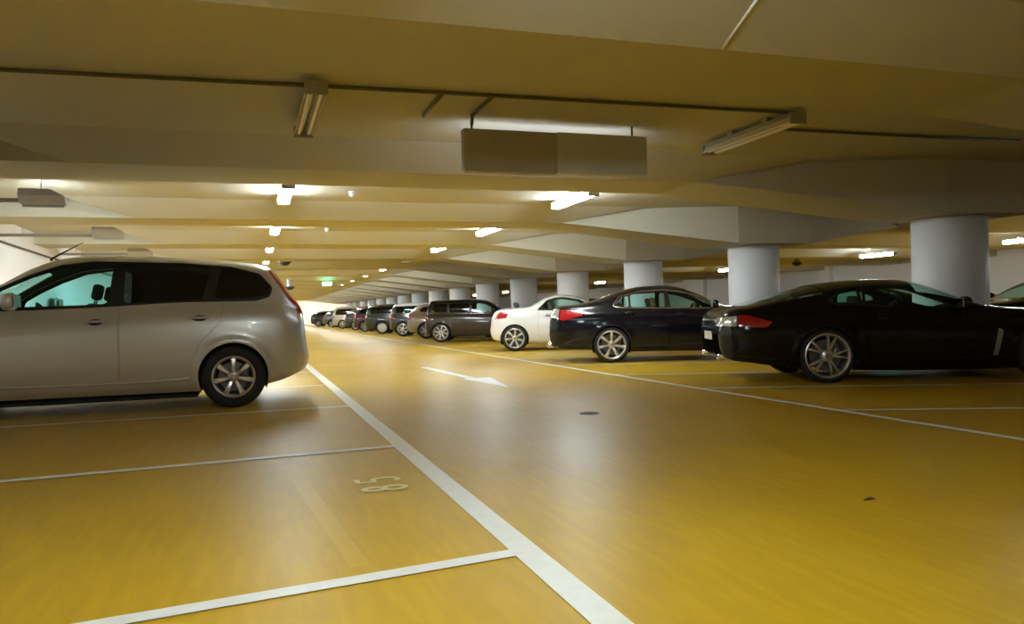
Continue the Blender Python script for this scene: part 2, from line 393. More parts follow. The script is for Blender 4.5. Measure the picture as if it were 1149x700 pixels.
# ------------------------------------------------------------------ conduits, sign, fittings
def tube_thing(name, pts, r, m, label, cat, group=None):
    bm = bmesh.new(); add_tube(bm, pts, r, 8); o = bmesh_obj(name, bm, m, None, True); tag(o, label, cat, group); return o
cz = ZS-.022
tube_thing('conduit', [(-4.34, 6.98, cz), (-1.8, 6.86, cz), (1.42, 6.72, cz), (5.3, 6.62, cz)], .017, M['conduit'], 'dark long conduit running across the ceiling past both unlit lamps', 'conduit', 'ceiling conduits')
tube_thing('conduit', [(5.32, 7.28, cz), (7.2, 7.25, cz), (9.1, 7.20, cz)], .017, M['conduit'], 'short dark conduit leading from the unlit lamp towards the thick column', 'conduit', 'ceiling conduits')
tube_thing('conduit', [(1.66, 6.75, cz), (1.66, 7.2, cz), (1.66, 7.55, cz)], .018, M['conduit'], 'stub of dark conduit on the ceiling left of the hanging sign', 'conduit', 'ceiling conduits')
tube_thing('conduit', [(2.12, 6.74, cz), (2.12, 7.2, cz), (2.12, 7.42, cz), (2.12, 7.45, 2.84)], .018, M['conduit'], 'dark conduit bent down to the corner of the hanging sign', 'conduit', 'ceiling conduits')
tube_thing('conduit', [(X0+.03, 11.0, 2.56), (X0+.03, 20.0, 2.50), (X0+.03, 40, 2.5)], .022, M['conduit'], 'dark conduit along the white side wall behind the silver estate', 'conduit', 'wall conduits')
# sign box hanging under the slab, lit face away from the viewer
sg = thing('hanging_sign', 'wide rectangular sign box hung from the ceiling, its plain grey back half olive', 'sign', (2.06, 7.5, 0), R(.6))
bm = bmesh.new(); add_box(bm, (.5, .09, 2.615), (1.0, .12, .43), .012); bmesh_obj('back_panel', bm, M['sign_back'], sg)['label'] = 'olive half of the sign back'
bm = bmesh.new(); add_box(bm, (1.525, .09, 2.628), (1.05, .12, .42), .012); bmesh_obj('back_panel', bm, M['sign_grey'], sg)['label'] = 'grey half of the sign back'
bm = bmesh.new(); add_box(bm, (1.03, .162, 2.62), (1.96, .02, .38), .004); bmesh_obj('light_face', bm, M['sign_lit'], sg)
for x in (.1, 1.9):
    bm = bmesh.new(); add_tube(bm, [(x, .09, 2.82), (x, .09, ZS)], .012, 8); bmesh_obj('hanger', bm, M['conduit'], sg)
# exit sign far down the lane
ex = thing('exit_sign', 'small green lit exit sign hanging far down the lane', 'exit sign', (3.55, 38.5, 2.52))
bm = bmesh.new(); add_box(bm, (0, .05, 0), (.42, .10, .18), .01); bmesh_obj('sign_case', bm, M['exit_lit'], ex)
bm = bmesh.new(); add_prism(bm, [(-.14, -.02), (0, -.02), (0, -.06), (.13, 0), (0, .06), (0, .02), (-.14, .02)], -.006, .0); bmesh_obj('arrow_symbol', bm, M['exit_white'], ex)
for x in (-.16, .16):
    bm = bmesh.new(); add_tube(bm, [(x, .05, .09), (x, .05, ZB-2.52+.005)], .01, 6); bmesh_obj('hanger', bm, M['black'], ex)
# dome cameras / detectors
def dome(x, y, z, r, label, drop=.0):
    t = thing('security_camera', label, 'camera', (x, y, z), 0)
    bm = bmesh.new(); add_lathe(bm, [(0, 0), (r*.55, 0), (r*.55, -.04-drop), (0, -.04-drop)], 16, 'Z'); bmesh_obj('mount', bm, M['lamp_body'], t)
    bm = bmesh.new(); add_lathe(bm, [(0, -.03-drop), (r, -.03-drop), (r*1.02, -.07-drop), (r*.8, -.13-drop), (r*.45, -.18-drop), (0, -.20-drop)], 20, 'Z'); bmesh_obj('dome', bm, M['black'], t, True)
    return t
dome(1.12, 26.6, ZS, .20, 'black dome camera under the ceiling beside the farthest glowing lamps', .1)
dome(1.75, 37.3, ZB, .22, 'black round camera hanging over the lane by the silver estate tail', .30)
dome(22.6, 28.4, ZS, .20, 'black dome camera under the far lane ceiling beside a white column', .15)
def detector(x, y, label):
    t = thing('smoke_detector', label, 'detector', (x, y, ZS))
    bm = bmesh.new(); add_lathe(bm, [(0, 0), (.06, 0), (.06, -.03), (0, -.03)], 20, 'Z'); bmesh_obj('detector_base', bm, M['pipe_white'], t, False)
    bm = bmesh.new(); add_lathe(bm, [(0, -.028), (.05, -.03), (.045, -.07), (.02, -.09), (0, -.09)], 20, 'Z'); bmesh_obj('sensor_head', bm, M['pipe_white'], t, True)
detector(1.58, 12.55, 'small white ceiling detector near the nearest glowing lamp over the lane')
detector(1.68, 17.9, 'small ceiling detector near the second glowing lamp over the lane')
# side wall lamps, lit face turned away; the last one added for brightness
def side_lamp(x, y, z, label):
    t = thing('sheet_metal_lamp', label, 'ceiling lamp', (x, y, z))
    bm = bmesh.new()
    p = [(-.10, .0), (.10, .0), (.15, -.10), (.07, -.19), (-.07, -.19), (-.15, -.10)]
    a = [bm.verts.new((-.18 if q[1] > -.05 else 0, q[0], q[1])) for q in p]; b = [bm.verts.new((-.55, q[0], q[1])) for q in p]
    bm.faces.new(a); bm.faces.new(b[::-1])
    for i in range(6): bm.faces.new((a[i], b[i], b[(i+1) % 6], a[(i+1) % 6]))
    bmesh_obj('housing', bm, M['trimgrey'], t)
    bm = bmesh.new(); add_box(bm, (0, 0, 0), (.34, .10, .012), .004, 2, Matrix.Translation((-.30, .118, -.152)) @ Matrix.Rotation(math.atan2(.09, .08), 4, 'X')); bmesh_obj('diffuser', bm, M['lamp_on2'], t)
    bm = bmesh.new(); add_box(bm, (-.29, .062, -.205), (.50, .012, .045), .003); bmesh_obj('shade_lip', bm, M['trimgrey'], t)
    bm = bmesh.new(); add_box(bm, (-1.30, 0, -.15), (1.54, .10, .05), .006); bmesh_obj('cable_trunking', bm, M['lamp_body'], t)
    for xx in (-.3, -1.7):
        bm = bmesh.new(); add_tube(bm, [(xx, 0, -.01 if xx > -1 else -.13), (xx, 0, ZS-z)], .006, 6); bmesh_obj('hanger', bm, M['pipe_white'], t)
side_lamp(-2.32, 12.0, 2.79, 'grey lamp housing with lit face turned away, nearer one above the silver estate')
side_lamp(-2.20, 16.4, 2.76, 'grey lamp housing with lit face turned away, farther one beside the car aerial')
side_lamp(-2.25, 21.3, 2.79, 'added grey lamp housing brightening the side wall, hidden behind the roof of the silver estate')  # hidden extra lamp, added to brighten the side wall
# floor drain and scraps
dr = thing('floor_drain', 'small dark floor drain in the lane between the arrow and the dark saloon', 'drain', (3.05, 6.88, 0))
bm = bmesh.new(); add_lathe(bm, [(.075, .0), (.095, .0), (.095, .005), (.075, .005)], 24, 'Z', True); bmesh_obj('drain_ring', bm, M['drain'], dr)
bm = bmesh.new()
for i in range(-3, 4):
    hw = math.sqrt(max(0, .076**2-(i*.022)**2)); add_box(bm, (i*.022, 0, .002), (.013, 2*hw, .004))
bmesh_obj('grate', bm, M['drain'], dr)
def scrap(x, y, rz, label, s=1):
    bm = bmesh.new()
    pts = [(-.05, 0, .002), (-.02, .012, .008), (.02, .010, .012), (.055, .0, .004), (.02, -.010, .006), (-.02, -.011, .003)]
    vs = [bm.verts.new((a*s, b*s, c)) for a, b, c in pts]; bot = [bm.verts.new((a*s, b*s, max(0, c-.003))) for a, b, c in pts]
    bm.faces.new(vs); bm.faces.new(bot[::-1])
    for i in range(6): bm.faces.new((vs[i], bot[i], bot[(i+1) % 6], vs[(i+1) % 6]))
    o = bmesh_obj('dry_leaf', bm, M['leaf']); o.location = (x, y, .001); o.rotation_euler = (0, 0, rz); tag(o, label, 'leaf', 'scraps on the floor')
scrap(2.93, 3.18, .2-.3, 'dark dry scrap on the yellow lane floor, farther of the two', .7)
scrap(2.48, 1.86, .2-.3, 'dark dry scrap on the yellow lane floor, nearer of the two', .6)

# ------------------------------------------------------------------ car builder
def pchip(xs, ys):
    xs = np.array(xs, float); ys = np.array(ys, float); h = np.diff(xs); d = np.diff(ys)/h
    m = np.zeros(len(xs))
    for i in range(1, len(xs)-1):
        if d[i-1]*d[i] > 0:
            w1, w2 = 2*h[i]+h[i-1], h[i]+2*h[i-1]; m[i] = (w1+w2)/(w1/d[i-1]+w2/d[i])
    m[0], m[-1] = d[0], d[-1]
    def f(x):
        x = np.clip(np.asarray(x, float), xs[0], xs[-1]); i = np.clip(np.searchsorted(xs, x, side='right')-1, 0, len(h)-1)
        t = (x-xs[i])/h[i]; t2, t3 = t*t, t*t*t
        return (2*t3-3*t2+1)*ys[i]+(t3-2*t2+t)*h[i]*m[i]+(-2*t3+3*t2)*ys[i+1]+(t3-t2)*h[i]*m[i+1]
    return f

def in_poly(P, poly):
    x, y = P[:, 0], P[:, 1]; r = np.zeros(len(P), bool); n = len(poly)
    for i in range(n):
        x1, y1 = poly[i]; x2, y2 = poly[(i+1) % n]
        c = ((y1 > y) != (y2 > y)); 
        with np.errstate(divide='ignore', invalid='ignore'):
            xi = (x2-x1)*(y-y1)/((y2-y1) if y2 != y1 else 1e-12)+x1
        r ^= c & (x < xi)
    return r
def nearest(P, poly):
    best = np.full(len(P), 1e9); out = P.copy(); n = len(poly)
    for i in range(n):
        a = np.array(poly[i]); b = np.array(poly[(i+1) % n]); d = b-a; L = d@d
        if L < 1e-12: continue
        t = np.clip(((P-a)@d)/L, 0, 1); q = a+t[:, None]*d; e = ((P-q)**2).sum(1)
        k = e < best; best[k] = e[k]; out[k] = q[k]
    return out
def roundpoly(poly, r=.03, n=4):
    """round the corners of a polygon"""
    P = [np.array(p, float) for p in poly]; out = []
    for i in range(len(P)):
        a, b, c = P[i-1], P[i], P[(i+1) % len(P)]
        la, lc = np.linalg.norm(a-b), np.linalg.norm(c-b); rr = min(r, la*.45, lc*.45)
        p, q = b+(a-b)/la*rr, b+(c-b)/lc*rr
        for k in range(n+1):
            t = k/n; out.append(tuple((1-t)**2*p+2*t*(1-t)*b+t*t*q))
    return out
def shrink(poly, d):
    P = np.array(poly, float); n = len(P); area = 0
    for i in range(n): area += P[i][0]*P[(i+1) % n][1]-P[(i+1) % n][0]*P[i][1]
    s = 1 if area > 0 else -1; out = []
    for i in range(n):
        a, b, c = P[i-1], P[i], P[(i+1) % n]
        t1 = (b-a)/(np.linalg.norm(b-a)+1e-9); t2 = (c-b)/(np.linalg.norm(c-b)+1e-9)
        nrm = s*np.array([-(t1+t2)[1], (t1+t2)[0]]); nrm /= (np.linalg.norm(nrm)+1e-9)
        out.append(tuple(b+nrm*d))
    return out
def circle(c, r, n=40): return [(c[0]+r*math.cos(2*math.pi*k/n), c[1]+r*math.sin(2*math.pi*k/n)) for k in range(n)]

class CarBody:
    def __init__(s, sp):
        s.sp = sp; g = sp.get('grid', .03)
        tx, tz = zip(*sp['top']); bx, bz = zip(*sp['bot']); dx, dz = zip(*sp['deck'])
        s.top, s.bot, s.deckf = pchip(tx, tz), pchip(bx, bz), pchip(dx, dz)
        px, pw = zip(*sp['plan']); s.plan = pchip(px, pw)
        s.W, s.tum, s.n = sp['W'], sp.get('tumble', .28), sp.get('n', 3.4)
        sv, sy = zip(*sp.get('side', [(0, .90), (.06, .94), (.14, .962), (.35, .992), (.55, 1.0), (.74, .99), (.84, .972), (.93, .94), (1, .905)]))
        s.side = pchip(sv, sy)
        s.arches = sp['arches']; s.flare = sp.get('flare', .012)
        # stations by arc length of the silhouettes
        u = np.linspace(tx[0], tx[-1], 4000); arc = np.concatenate([[0], np.cumsum(np.hypot(np.diff(u), np.maximum(abs(np.diff(s.top(u))), abs(np.diff(s.bot(u))))))])
        N = int(arc[-1]/g); st = np.interp(np.linspace(0, arc[-1], N), arc, u)
        ex = [sp[k][i] for k in ('screen', 'rearscreen') if k in sp for i in (0, 1)]
        for e in ex: st[np.argmin(abs(st-e))] = e
        s.st = np.unique(np.round(st, 5))
        # upper section parameter, resampled by arc
        t = np.linspace(0, math.pi/2, 600); a, b = np.cos(t)**(2/s.n)*.85, np.sin(t)**(2/s.n)*.5
        ar = np.concatenate([[0], np.cumsum(np.hypot(np.diff(a), np.diff(b)))]); nu = max(14, int(ar[-1]/g*.95))
        s.t = np.interp(np.linspace(0, ar[-1], nu), ar, t); s.tv = np.linspace(0, 1, max(14, int(.95/g)))[:-1]
        s.nl = len(s.tv)
        J = s.nl+len(s.t)                     # rows of one half, last is the centre line
        y, z = s.sec(s.st)
        ys = np.concatenate([y, -y[:, -2::-1]], 1); zs = np.concatenate([z, z[:, -2::-1]], 1)
        ni, nj = ys.shape; s.ni, s.nj, s.J = ni, nj, J
        s.V = np.stack([np.repeat(s.st[:, None], nj, 1), ys, zs], -1).reshape(-1, 3)
        I, Jx = np.meshgrid(np.arange(ni-1), np.arange(nj-1), indexing='ij'); a = (I*nj+Jx).ravel()
        s.Fc = np.stack([a, a+nj, a+nj+1, a+1], 1)
        s.fi, s.fj = I.ravel(), Jx.ravel()
    def sec(s, u):
        u = np.atleast_1d(np.asarray(u, float)); zt, zb = s.top(u), s.bot(u); zt = np.maximum(zt, zb+.004)
        zd = np.minimum(s.deckf(u), zt-np.minimum(.045, .35*(zt-zb))); zd = np.maximum(zd, zb+.3*(zt-zb)); g = zt-zd
        w = s.W*s.plan(u)
        v = s.tv[None, :]; zl = zb[:, None]+(zd-zb)[:, None]*v; yl = w[:, None]*s.side(v)
        zref = s.arches[0][1]
        for (ux, zx, r) in s.arches:
            d = np.hypot(u[:, None]-ux, zl-zx)-r
            yl = yl+s.flare*np.clip(1-abs(d-.02)/.085, 0, 1)**1.3*np.clip((s.W*.9-.6+0*d), 0, 1)/.3*1.0
        st, ct = np.sin(s.t)**(2/s.n), np.cos(s.t)**(2/s.n); ct[-1] = 0
        zu = zd[:, None]+g[:, None]*st[None]; wd = w*s.side(1.0)
        yu = (wd[:, None]-np.minimum(s.tum*(zu-zd[:, None]), .45*wd[:, None]))*ct[None]
        return np.concatenate([yl, yu], 1), np.concatenate([zl, zu], 1)
    def side_y(s, u, z):
        y, zz = s.sec(u); z = np.asarray(z, float)
        return np.array([np.interp(z[i], zz[i], y[i]) for i in range(len(z))])
    def patch(s, include=None, excl=(), off=0.0, ymin=0.0, rows=None, urange=None, sides=(1, -1), not_rows=None):
        """faces of the body skin inside a side-view outline, minus others; returns (verts, faces)"""
        V = s.V.copy(); keep = np.ones(len(s.Fc), bool); Fc = s.Fc
        if rows is not None:
            keep &= (s.fj >= rows[0]) & (s.fj < rows[1])
        if urange is not None:
            um = s.V[Fc][:, :, 0].mean(1); keep &= (um > urange[0]) & (um < urange[1])
        if not_rows is not None:
            for (ra, rb, ua, ub) in not_rows:
                um = s.V[Fc][:, :, 0].mean(1); keep &= ~((s.fj >= ra) & (s.fj < rb) & (um > ua) & (um < ub))
        ym = s.V[Fc][:, :, 1].mean(1)
        if len(sides) == 1: keep &= (ym*sides[0] > 0)
        def snap(idx, poly):
            if len(idx) == 0: return
            q = nearest(V[idx][:, [0, 2]], poly); sg = np.sign(V[idx, 1]); 
            V[idx, 0] = q[:, 0]; V[idx, 2] = q[:, 1]; V[idx, 1] = sg*s.side_y(q[:, 0], q[:, 1])
        if include is not None:
            ins = in_poly(V[:, [0, 2]], include) & (abs(V[:, 1]) > ymin)
            keep &= ins[Fc].any(1)
            used = np.unique(Fc[keep]); out = used[~ins[used]]; out = out[abs(V[out, 1]) > ymin]
            snap(out, include)
        for ex in excl:
            ins = in_poly(V[:, [0, 2]], ex) & (abs(V[:, 1]) > .25)
            keep &= ~ins[Fc].all(1)
            used = np.unique(Fc[keep]); snap(used[ins[used]], ex)
        Fk = Fc[keep]; used, inv = np.unique(Fk, return_inverse=True)
        P = V[used]; Fk = inv.reshape(Fk.shape)
        # sort out zero-area faces
        q = P[Fk]; n = np.cross(q[:, 2]-q[:, 0], q[:, 3]-q[:, 1]); ar = np.linalg.norm(n, axis=1)
        Fk = Fk[ar > 1e-7]
        if off:
            q = P[Fk]; n = np.cross(q[:, 2]-q[:, 0], q[:, 3]-q[:, 1]); N = np.zeros_like(P)
            for k in range(4): np.add.at(N, Fk[:, k], n)
            N /= (np.linalg.norm(N, axis=1)[:, None]+1e-12)
            # outward: away from the axis
            if (N[:, 1]*np.sign(P[:, 1])).sum() < 0 and abs(N[:, 1]).sum() > .3*abs(N[:, 2]).sum(): N = -N
            elif abs(N[:, 1]).sum() <= .3*abs(N[:, 2]).sum() and N[:, 2].sum() < 0: N = -N
            P = P+N*off
        return P, Fk
    def obj(s, name, m, parent, solid=0, **kw):
        P, Fk = s.patch(**kw)
        bm = bmesh.new(); vs = [bm.verts.new(p) for p in P]
        for f in Fk:
            ff = []
            for i in f:
                if vs[i] not in ff: ff.append(vs[i])
            if len(ff) >= 3:
                try: bm.faces.new(ff)
                except ValueError: pass
        bmesh.ops.remove_doubles(bm, verts=bm.verts, dist=.0008)
        bmesh.ops.dissolve_degenerate(bm, dist=.0008, edges=bm.edges)
        loose = [v for v in bm.verts if not v.link_faces]
        bmesh.ops.delete(bm, geom=loose, context='VERTS')
        # consistent outward orientation
        bmesh.ops.recalc_face_normals(bm, faces=bm.faces)
        bm.normal_update()
        sc = sum(f.normal.y*math.copysign(1, f.calc_center_median().y)*f.calc_area() + .5*f.normal.z*f.calc_area() for f in bm.faces)
        if sc < 0:
            for f in bm.faces: f.normal_flip()
        me = bpy.data.meshes.new(name); bm.to_mesh(me); bm.free()
        me.polygons.foreach_set('use_smooth', [True]*len(me.polygons))
        o = link(name, me, m, parent)
        if solid:
            md = o.modifiers.new('thickness', 'SOLIDIFY'); md.thickness = solid; md.offset = -1; md.material_offset = 1 if isinstance(m, (list, tuple)) and len(m) > 1 else 0
            es = o.modifiers.new('edges', 'EDGE_SPLIT'); es.split_angle = R(42)
        return o
    def border(s, name, poly, r, m, parent, side, out=.004, closed=True, n=6):
        """moulding that follows a side-view line on the skin"""
        pts = []; L = len(poly); rng = range(L if closed else L-1)
        for i in rng:
            a, b = np.array(poly[i]), np.array(poly[(i+1) % L]); k = max(1, int(np.linalg.norm(b-a)/.05))
            for q in range(k): pts.append(a+(b-a)*q/k)
        pts.append(np.array(poly[0] if closed else poly[-1]))
        pts = np.array(pts); y = s.side_y(pts[:, 0], pts[:, 1])+out
        bm = bmesh.new(); add_tube(bm, [(p[0], side*yy, p[1]) for p, yy in zip(pts, y)], r, n, cap=not closed)
        return bmesh_obj(name, bm, m, parent, True)

def wheel_meshes(Rt, Rr, wd, style, spokes, mrim, mhub):
    """tyre, rim with spokes, brake disc; the outer face looks along -Y; centre at the origin"""
    h = wd/2; d = {}
    bm = bmesh.new()
    add_lathe(bm, [(Rr-.012, -h+.012), (Rr+.008, -h), (Rr+.35*(Rt-Rr), -h-.012), (Rt-.035, -h-.006), (Rt-.012, -h+.012), (Rt, -h+.04), (Rt, h-.04), (Rt-.012, h-.012), (Rt-.035, h), (Rr, h), (Rr-.012, h-.02)], 56, 'Y')
    d['wheel'] = bm
    bm = bmesh.new()
    add_lathe(bm, [(Rr+.004, -h-.002), (Rr-.006, -h-.006), (Rr-.022, -h+.006), (Rr-.03, -h+.03), (Rr-.05, h-.02), (Rr-.01, h)], 56, 'Y')
    yo = -h+.004
    def spoke(a0, wi, wo, r0_, r1_, tw=0.0):
        ca, sa = math.cos(a0), math.sin(a0)
        def pt(r, s_, y):
            a = tw*(r-r0_)/(r1_-r0_); x, z = r*math.cos(a)-s_*math.sin(a), r*math.sin(a)+s_*math.cos(a)
            return (x*ca-z*sa, y, x*sa+z*ca)
        secs = []
        for k in range(5):
            t = k/4; r = r0_+(r1_-r0_)*t; wv = wi+(wo-wi)*t; y = yo+.030*(1-t)**2*0-.0+.016*math.sin(math.pi*t*.9)*-1+.012
            secs.append([pt(r, -wv/2, y+.012), pt(r, -wv*.32, y), pt(r, wv*.32, y), pt(r, wv/2, y+.012), pt(r, wv*.4, y+.045), pt(r, -wv*.4, y+.045)])
        vv = [[bm.verts.new(p) for p in q] for q in secs]
        for A, B in zip(vv, vv[1:]):
            for k in range(6): bm.faces.new((A[k], A[(k+1) % 6], B[(k+1) % 6], B[k]))
        bm.faces.new(vv[0]); bm.faces.new(vv[-1][::-1])
    if style == 'cap':
        add_lathe(bm, [(Rr-.02, yo+.01), (Rr*.8, yo-.005), (Rr*.5, yo-.02), (Rr*.3, yo-.012), (0, yo-.02)], 40, 'Y')
        for k in range(spokes): spoke(2*math.pi*k/spokes, .035, .05, Rr*.35, Rr*.86)
    else:
        for k in range(spokes):
            a = 2*math.pi*k/spokes+math.pi/2
            if style == 'double':
                for s_ in (-1, 1): spoke(a+s_*.115, .030, .026, Rr*.20, Rr-.02, s_*.10)
            else: spoke(a, .042, .062, Rr*.22, Rr-.02)
    add_lathe(bm, [(0, yo-.006), (Rr*.16, yo-.006), (Rr*.25, yo+.006), (Rr*.29, yo+.03), (Rr*.29, yo+.07)], 30, 'Y')
    d['rim'] = bm
    bm = bmesh.new(); add_lathe(bm, [(0, .0), (Rr*.72, .0), (Rr*.72, .022), (0, .022)], 36, 'Y'); d['brake_disc'] = bm
    bm = bmesh.new(); add_box(bm, (Rr*.5, .01, Rr*.18), (.11, .07, .16), .02); d['brake_caliper'] = bm
    bm = bmesh.new(); add_lathe(bm, [(0, yo-.012), (Rr*.11, yo-.012), (Rr*.13, yo-.004)], 24, 'Y'); d['hub_cap'] = bm
    out = {}
    for k, b in d.items():
        bmesh.ops.recalc_face_normals(b, faces=b.faces); me = bpy.data.meshes.new(k); b.to_mesh(me); b.free()
        me.polygons.foreach_set('use_smooth', [True]*len(me.polygons))
        me.materials.append({'wheel': M['rubber'], 'rim': mrim, 'brake_disc': M['disc'], 'brake_caliper': M['disc'], 'hub_cap': mhub}[k]); out[k] = me
        if k in ('rim', 'brake_disc', 'brake_caliper', 'hub_cap'):
            me.set_sharp_from_angle(angle=R(35))
    return out

def seat_obj(parent, u, y, z, m, rec=.22, wd=.50, name='seat'):
    bm = bmesh.new()
    add_box(bm, (.25, 0, .0), (.52, wd, .16), .05, 3)
    mt = Matrix.Translation((-.02, 0, .02)) @ Matrix.Rotation(-rec, 4, 'Y')
    o = bmesh_obj(name, bm, m, parent, True); o.location = (u, y, z)
    bm = bmesh.new(); add_box(bm, (-.04, 0, .30), (.13, wd*.94, .60), .05, 3, mt); bmesh_obj('backrest', bm, m, o, True)
    bm = bmesh.new(); add_box(bm, (-.03, 0, .73), (.09, .26, .18), .04, 3, mt)
    for s_ in (-.06, .06): add_tube(bm, [mt @ Vector((-.03, s_, .58)), mt @ Vector((-.03, s_, .68))], .008, 6)
    bmesh_obj('headrest', bm, m, o, True)
    return o

def make_car(name, label, cat, sp, loc, rz, group=None):
    t = thing(name, label, cat, (loc[0], loc[1], 0), rz, group)
    B = CarBody(sp); W = sp['W']; full = sp.get('detail', 1)
    panes = [roundpoly(p, sp.get('wr', .03)) for p in sp['panes']]
    dlo = roundpoly(sp['dlo'], sp.get('wr', .03)) if 'dlo' in sp else None
    arch = [circle((a[0], a[1]), a[2]) for a in sp['arches']]
    # openings that belong to the arch reach down below the sill
    arch = [c for c in arch]
    nj, Jc = B.nj, B.J-1
    ju = int(B.nl+len(B.t)*sp.get('scr_row', .52))
    scr = []
    if 'screen' in sp: scr.append((ju, nj-1-ju, min(sp['screen']), max(sp['screen'])))
    if 'rearscreen' in sp: scr.append((ju, nj-1-ju, min(sp['rearscreen']), max(sp['rearscreen'])))
    doors = [roundpoly(d, .04) for d in sp.get('doors', [])]
    win = [dlo] if dlo else panes
    body_m = [sp['paint'], M['interior']]
    body = B.obj('body', body_m, t, solid=.012, excl=arch+win+doors, not_rows=scr)
    if 'roof_paint' in sp:       # second colour from the waistline up
        zc = sp['roof_z']; me = body.data; me.materials.append(sp['roof_paint'])
        for p in me.polygons:
            if p.center.z > zc: p.material_index = 2
        body.modifiers['thickness'].material_offset = 0
    for d in doors:
        dd = shrink(d, .003)
        for sd in (1, -1):
            o = B.obj('door', body_m, t, solid=.014, include=dd, excl=arch+win, sides=(sd,), ymin=.2)
            if 'roof_paint' in sp:
                o.data.materials.append(sp['roof_paint'])
                for p in o.data.polygons:
                    if p.center.z > sp['roof_z']: p.material_index = 2
            du = [q[0] for q in d]; hu, hz = sp['handles'][doors.index(d)]
            yy = float(B.side_y([hu], [hz])[0])
            bm = bmesh.new()
            add_tube(bm, [(-.115, .0, 0), (-.085, .026*sd, .001), (0, .036*sd, .003), (.085, .026*sd, .001), (.115, .0, 0)], [.006, .013, .015, .013, .006], 10)
            h_ = bmesh_obj('handle', bm, sp.get('handle_mat', sp['paint']), o, True); h_.location = (hu, sd*(yy-.004), hz)
            if full:
                B.obj('handle_recess_shade', M['rubtrim'], o, include=[(hu+.075*math.cos(q*math.pi/8), hz-.004+.034*math.sin(q*math.pi/8)) for q in range(16)], off=.0015, sides=(sd,), ymin=.2)  # flat dark oval on the skin paints the shaded recess behind the handle
    # dark pillars between the panes
    if dlo:
        for sd in (1, -1):
            B.obj('window_frame', M['rubtrim'], t, include=dlo, excl=panes, off=-.006, sides=(sd,), ymin=.2)['label'] = 'black window frame with pillars'
    for sd in (1, -1):
        for i, p in enumerate(panes):
            g = sp['glass'][i] if isinstance(sp['glass'], (list, tuple)) else sp['glass']
            B.obj('side_window', g, t, include=p, off=-.009 if dlo else -.007, sides=(sd,), ymin=.2)
        if full: B.border('window_trim', dlo if dlo else panes[0], sp.get('trim_r', .009), sp.get('trim', M['rubtrim']), t, sd)
        for q in sp.get('chrome_strips', []):
            B.border('chrome_strip', q, .011, M['chrome'], t, sd, closed=False)
        for q, mm, lb in sp.get('patches', []):
            o = B.obj('tail_lamp' if 'lamp' in lb else 'fender_vent', mm, t, include=roundpoly(q, .02), off=.005, sides=(sd,), ymin=sp.get('lamp_ymin', .38)); o['label'] = lb
    if 'screen' in sp:
        B.obj('windscreen', sp.get('glass_scr', M['glass_clear']), t, rows=(ju, nj-1-ju), urange=(min(sp['screen']), max(sp['screen'])), off=-.005)
    if 'rearscreen' in sp:
        B.obj('rear_window', sp.get('glass_rear', M['glass_mid']), t, rows=(ju, nj-1-ju), urange=(min(sp['rearscreen']), max(sp['rearscreen'])), off=-.005)
    # underbody and wheel wells
    u0_, u1_ = sp['bot'][0][0]+.12, sp['bot'][-1][0]-.12; zz = sp.get('under_z', .21)
    ax = [a[0] for a in sp['arches']]; ra = sp['arches'][0][2]
    bm = bmesh.new()
    segs = [(u0_+.25, ax[0]-ra-.02, zz+.14), (ax[0]-ra-.02, ax[0]+ra+.02, zz+.42), (ax[0]+ra+.02, ax[1]-ra-.02, zz), (ax[1]-ra-.02, ax[1]+ra+.02, zz+.40), (ax[1]+ra+.02, u1_-.1, zz+.08)]
    for a, b, z in segs:
        if b-a < .03: continue
        hw = W*.86 if z < zz+.3 else W*.52
        add_box(bm, ((a+b)/2, 0, z+.02), (b-a, 2*hw, .04), .0)
    bmesh_obj('underbody', bm, M['under'], t)
    for a in sp['arches']:
        for sd in (1, -1):
            bm = bmesh.new(); N = 22; r_ = a[2]+.012
            o0, o1 = [], []
            for k in range(N+1):
                an = -.45+(math.pi+.9)*k/N; o0.append(bm.verts.new((a[0]+r_*math.cos(an), sd*(W*.955), a[1]+r_*math.sin(an)))); o1.append(bm.verts.new((a[0]+r_*math.cos(an), sd*W*.5, a[1]+r_*math.sin(an))))
            for k in range(N): bm.faces.new((o0[k], o0[k+1], o1[k+1], o1[k]))
            bm.faces.new(o1)
            bmesh_obj('wheel_well', bm, M['under'], t)
    # wheels
    Rt, Rr = sp['tyre'], sp['rim']; wm = wheel_meshes(Rt, Rr, .21, sp.get('wheel', 'single'), sp.get('spokes', 7), sp.get('rim_mat', M['alloy']), M['alloy_dark'])
    for u in ax:
        for sd in (1, -1):
            o = link('wheel', wm['wheel'], None, t); o.location = (u, sd*(W-.02-.105-sp.get('wheel_in', .0)), Rt-.002)
            o.rotation_euler = (0, sp.get('spin', .2)*(1 if sd < 0 else -1), math.pi if sd > 0 else 0)
            for k in ('rim', 'brake_disc', 'brake_caliper', 'hub_cap'): link(k, wm[k], None, o)
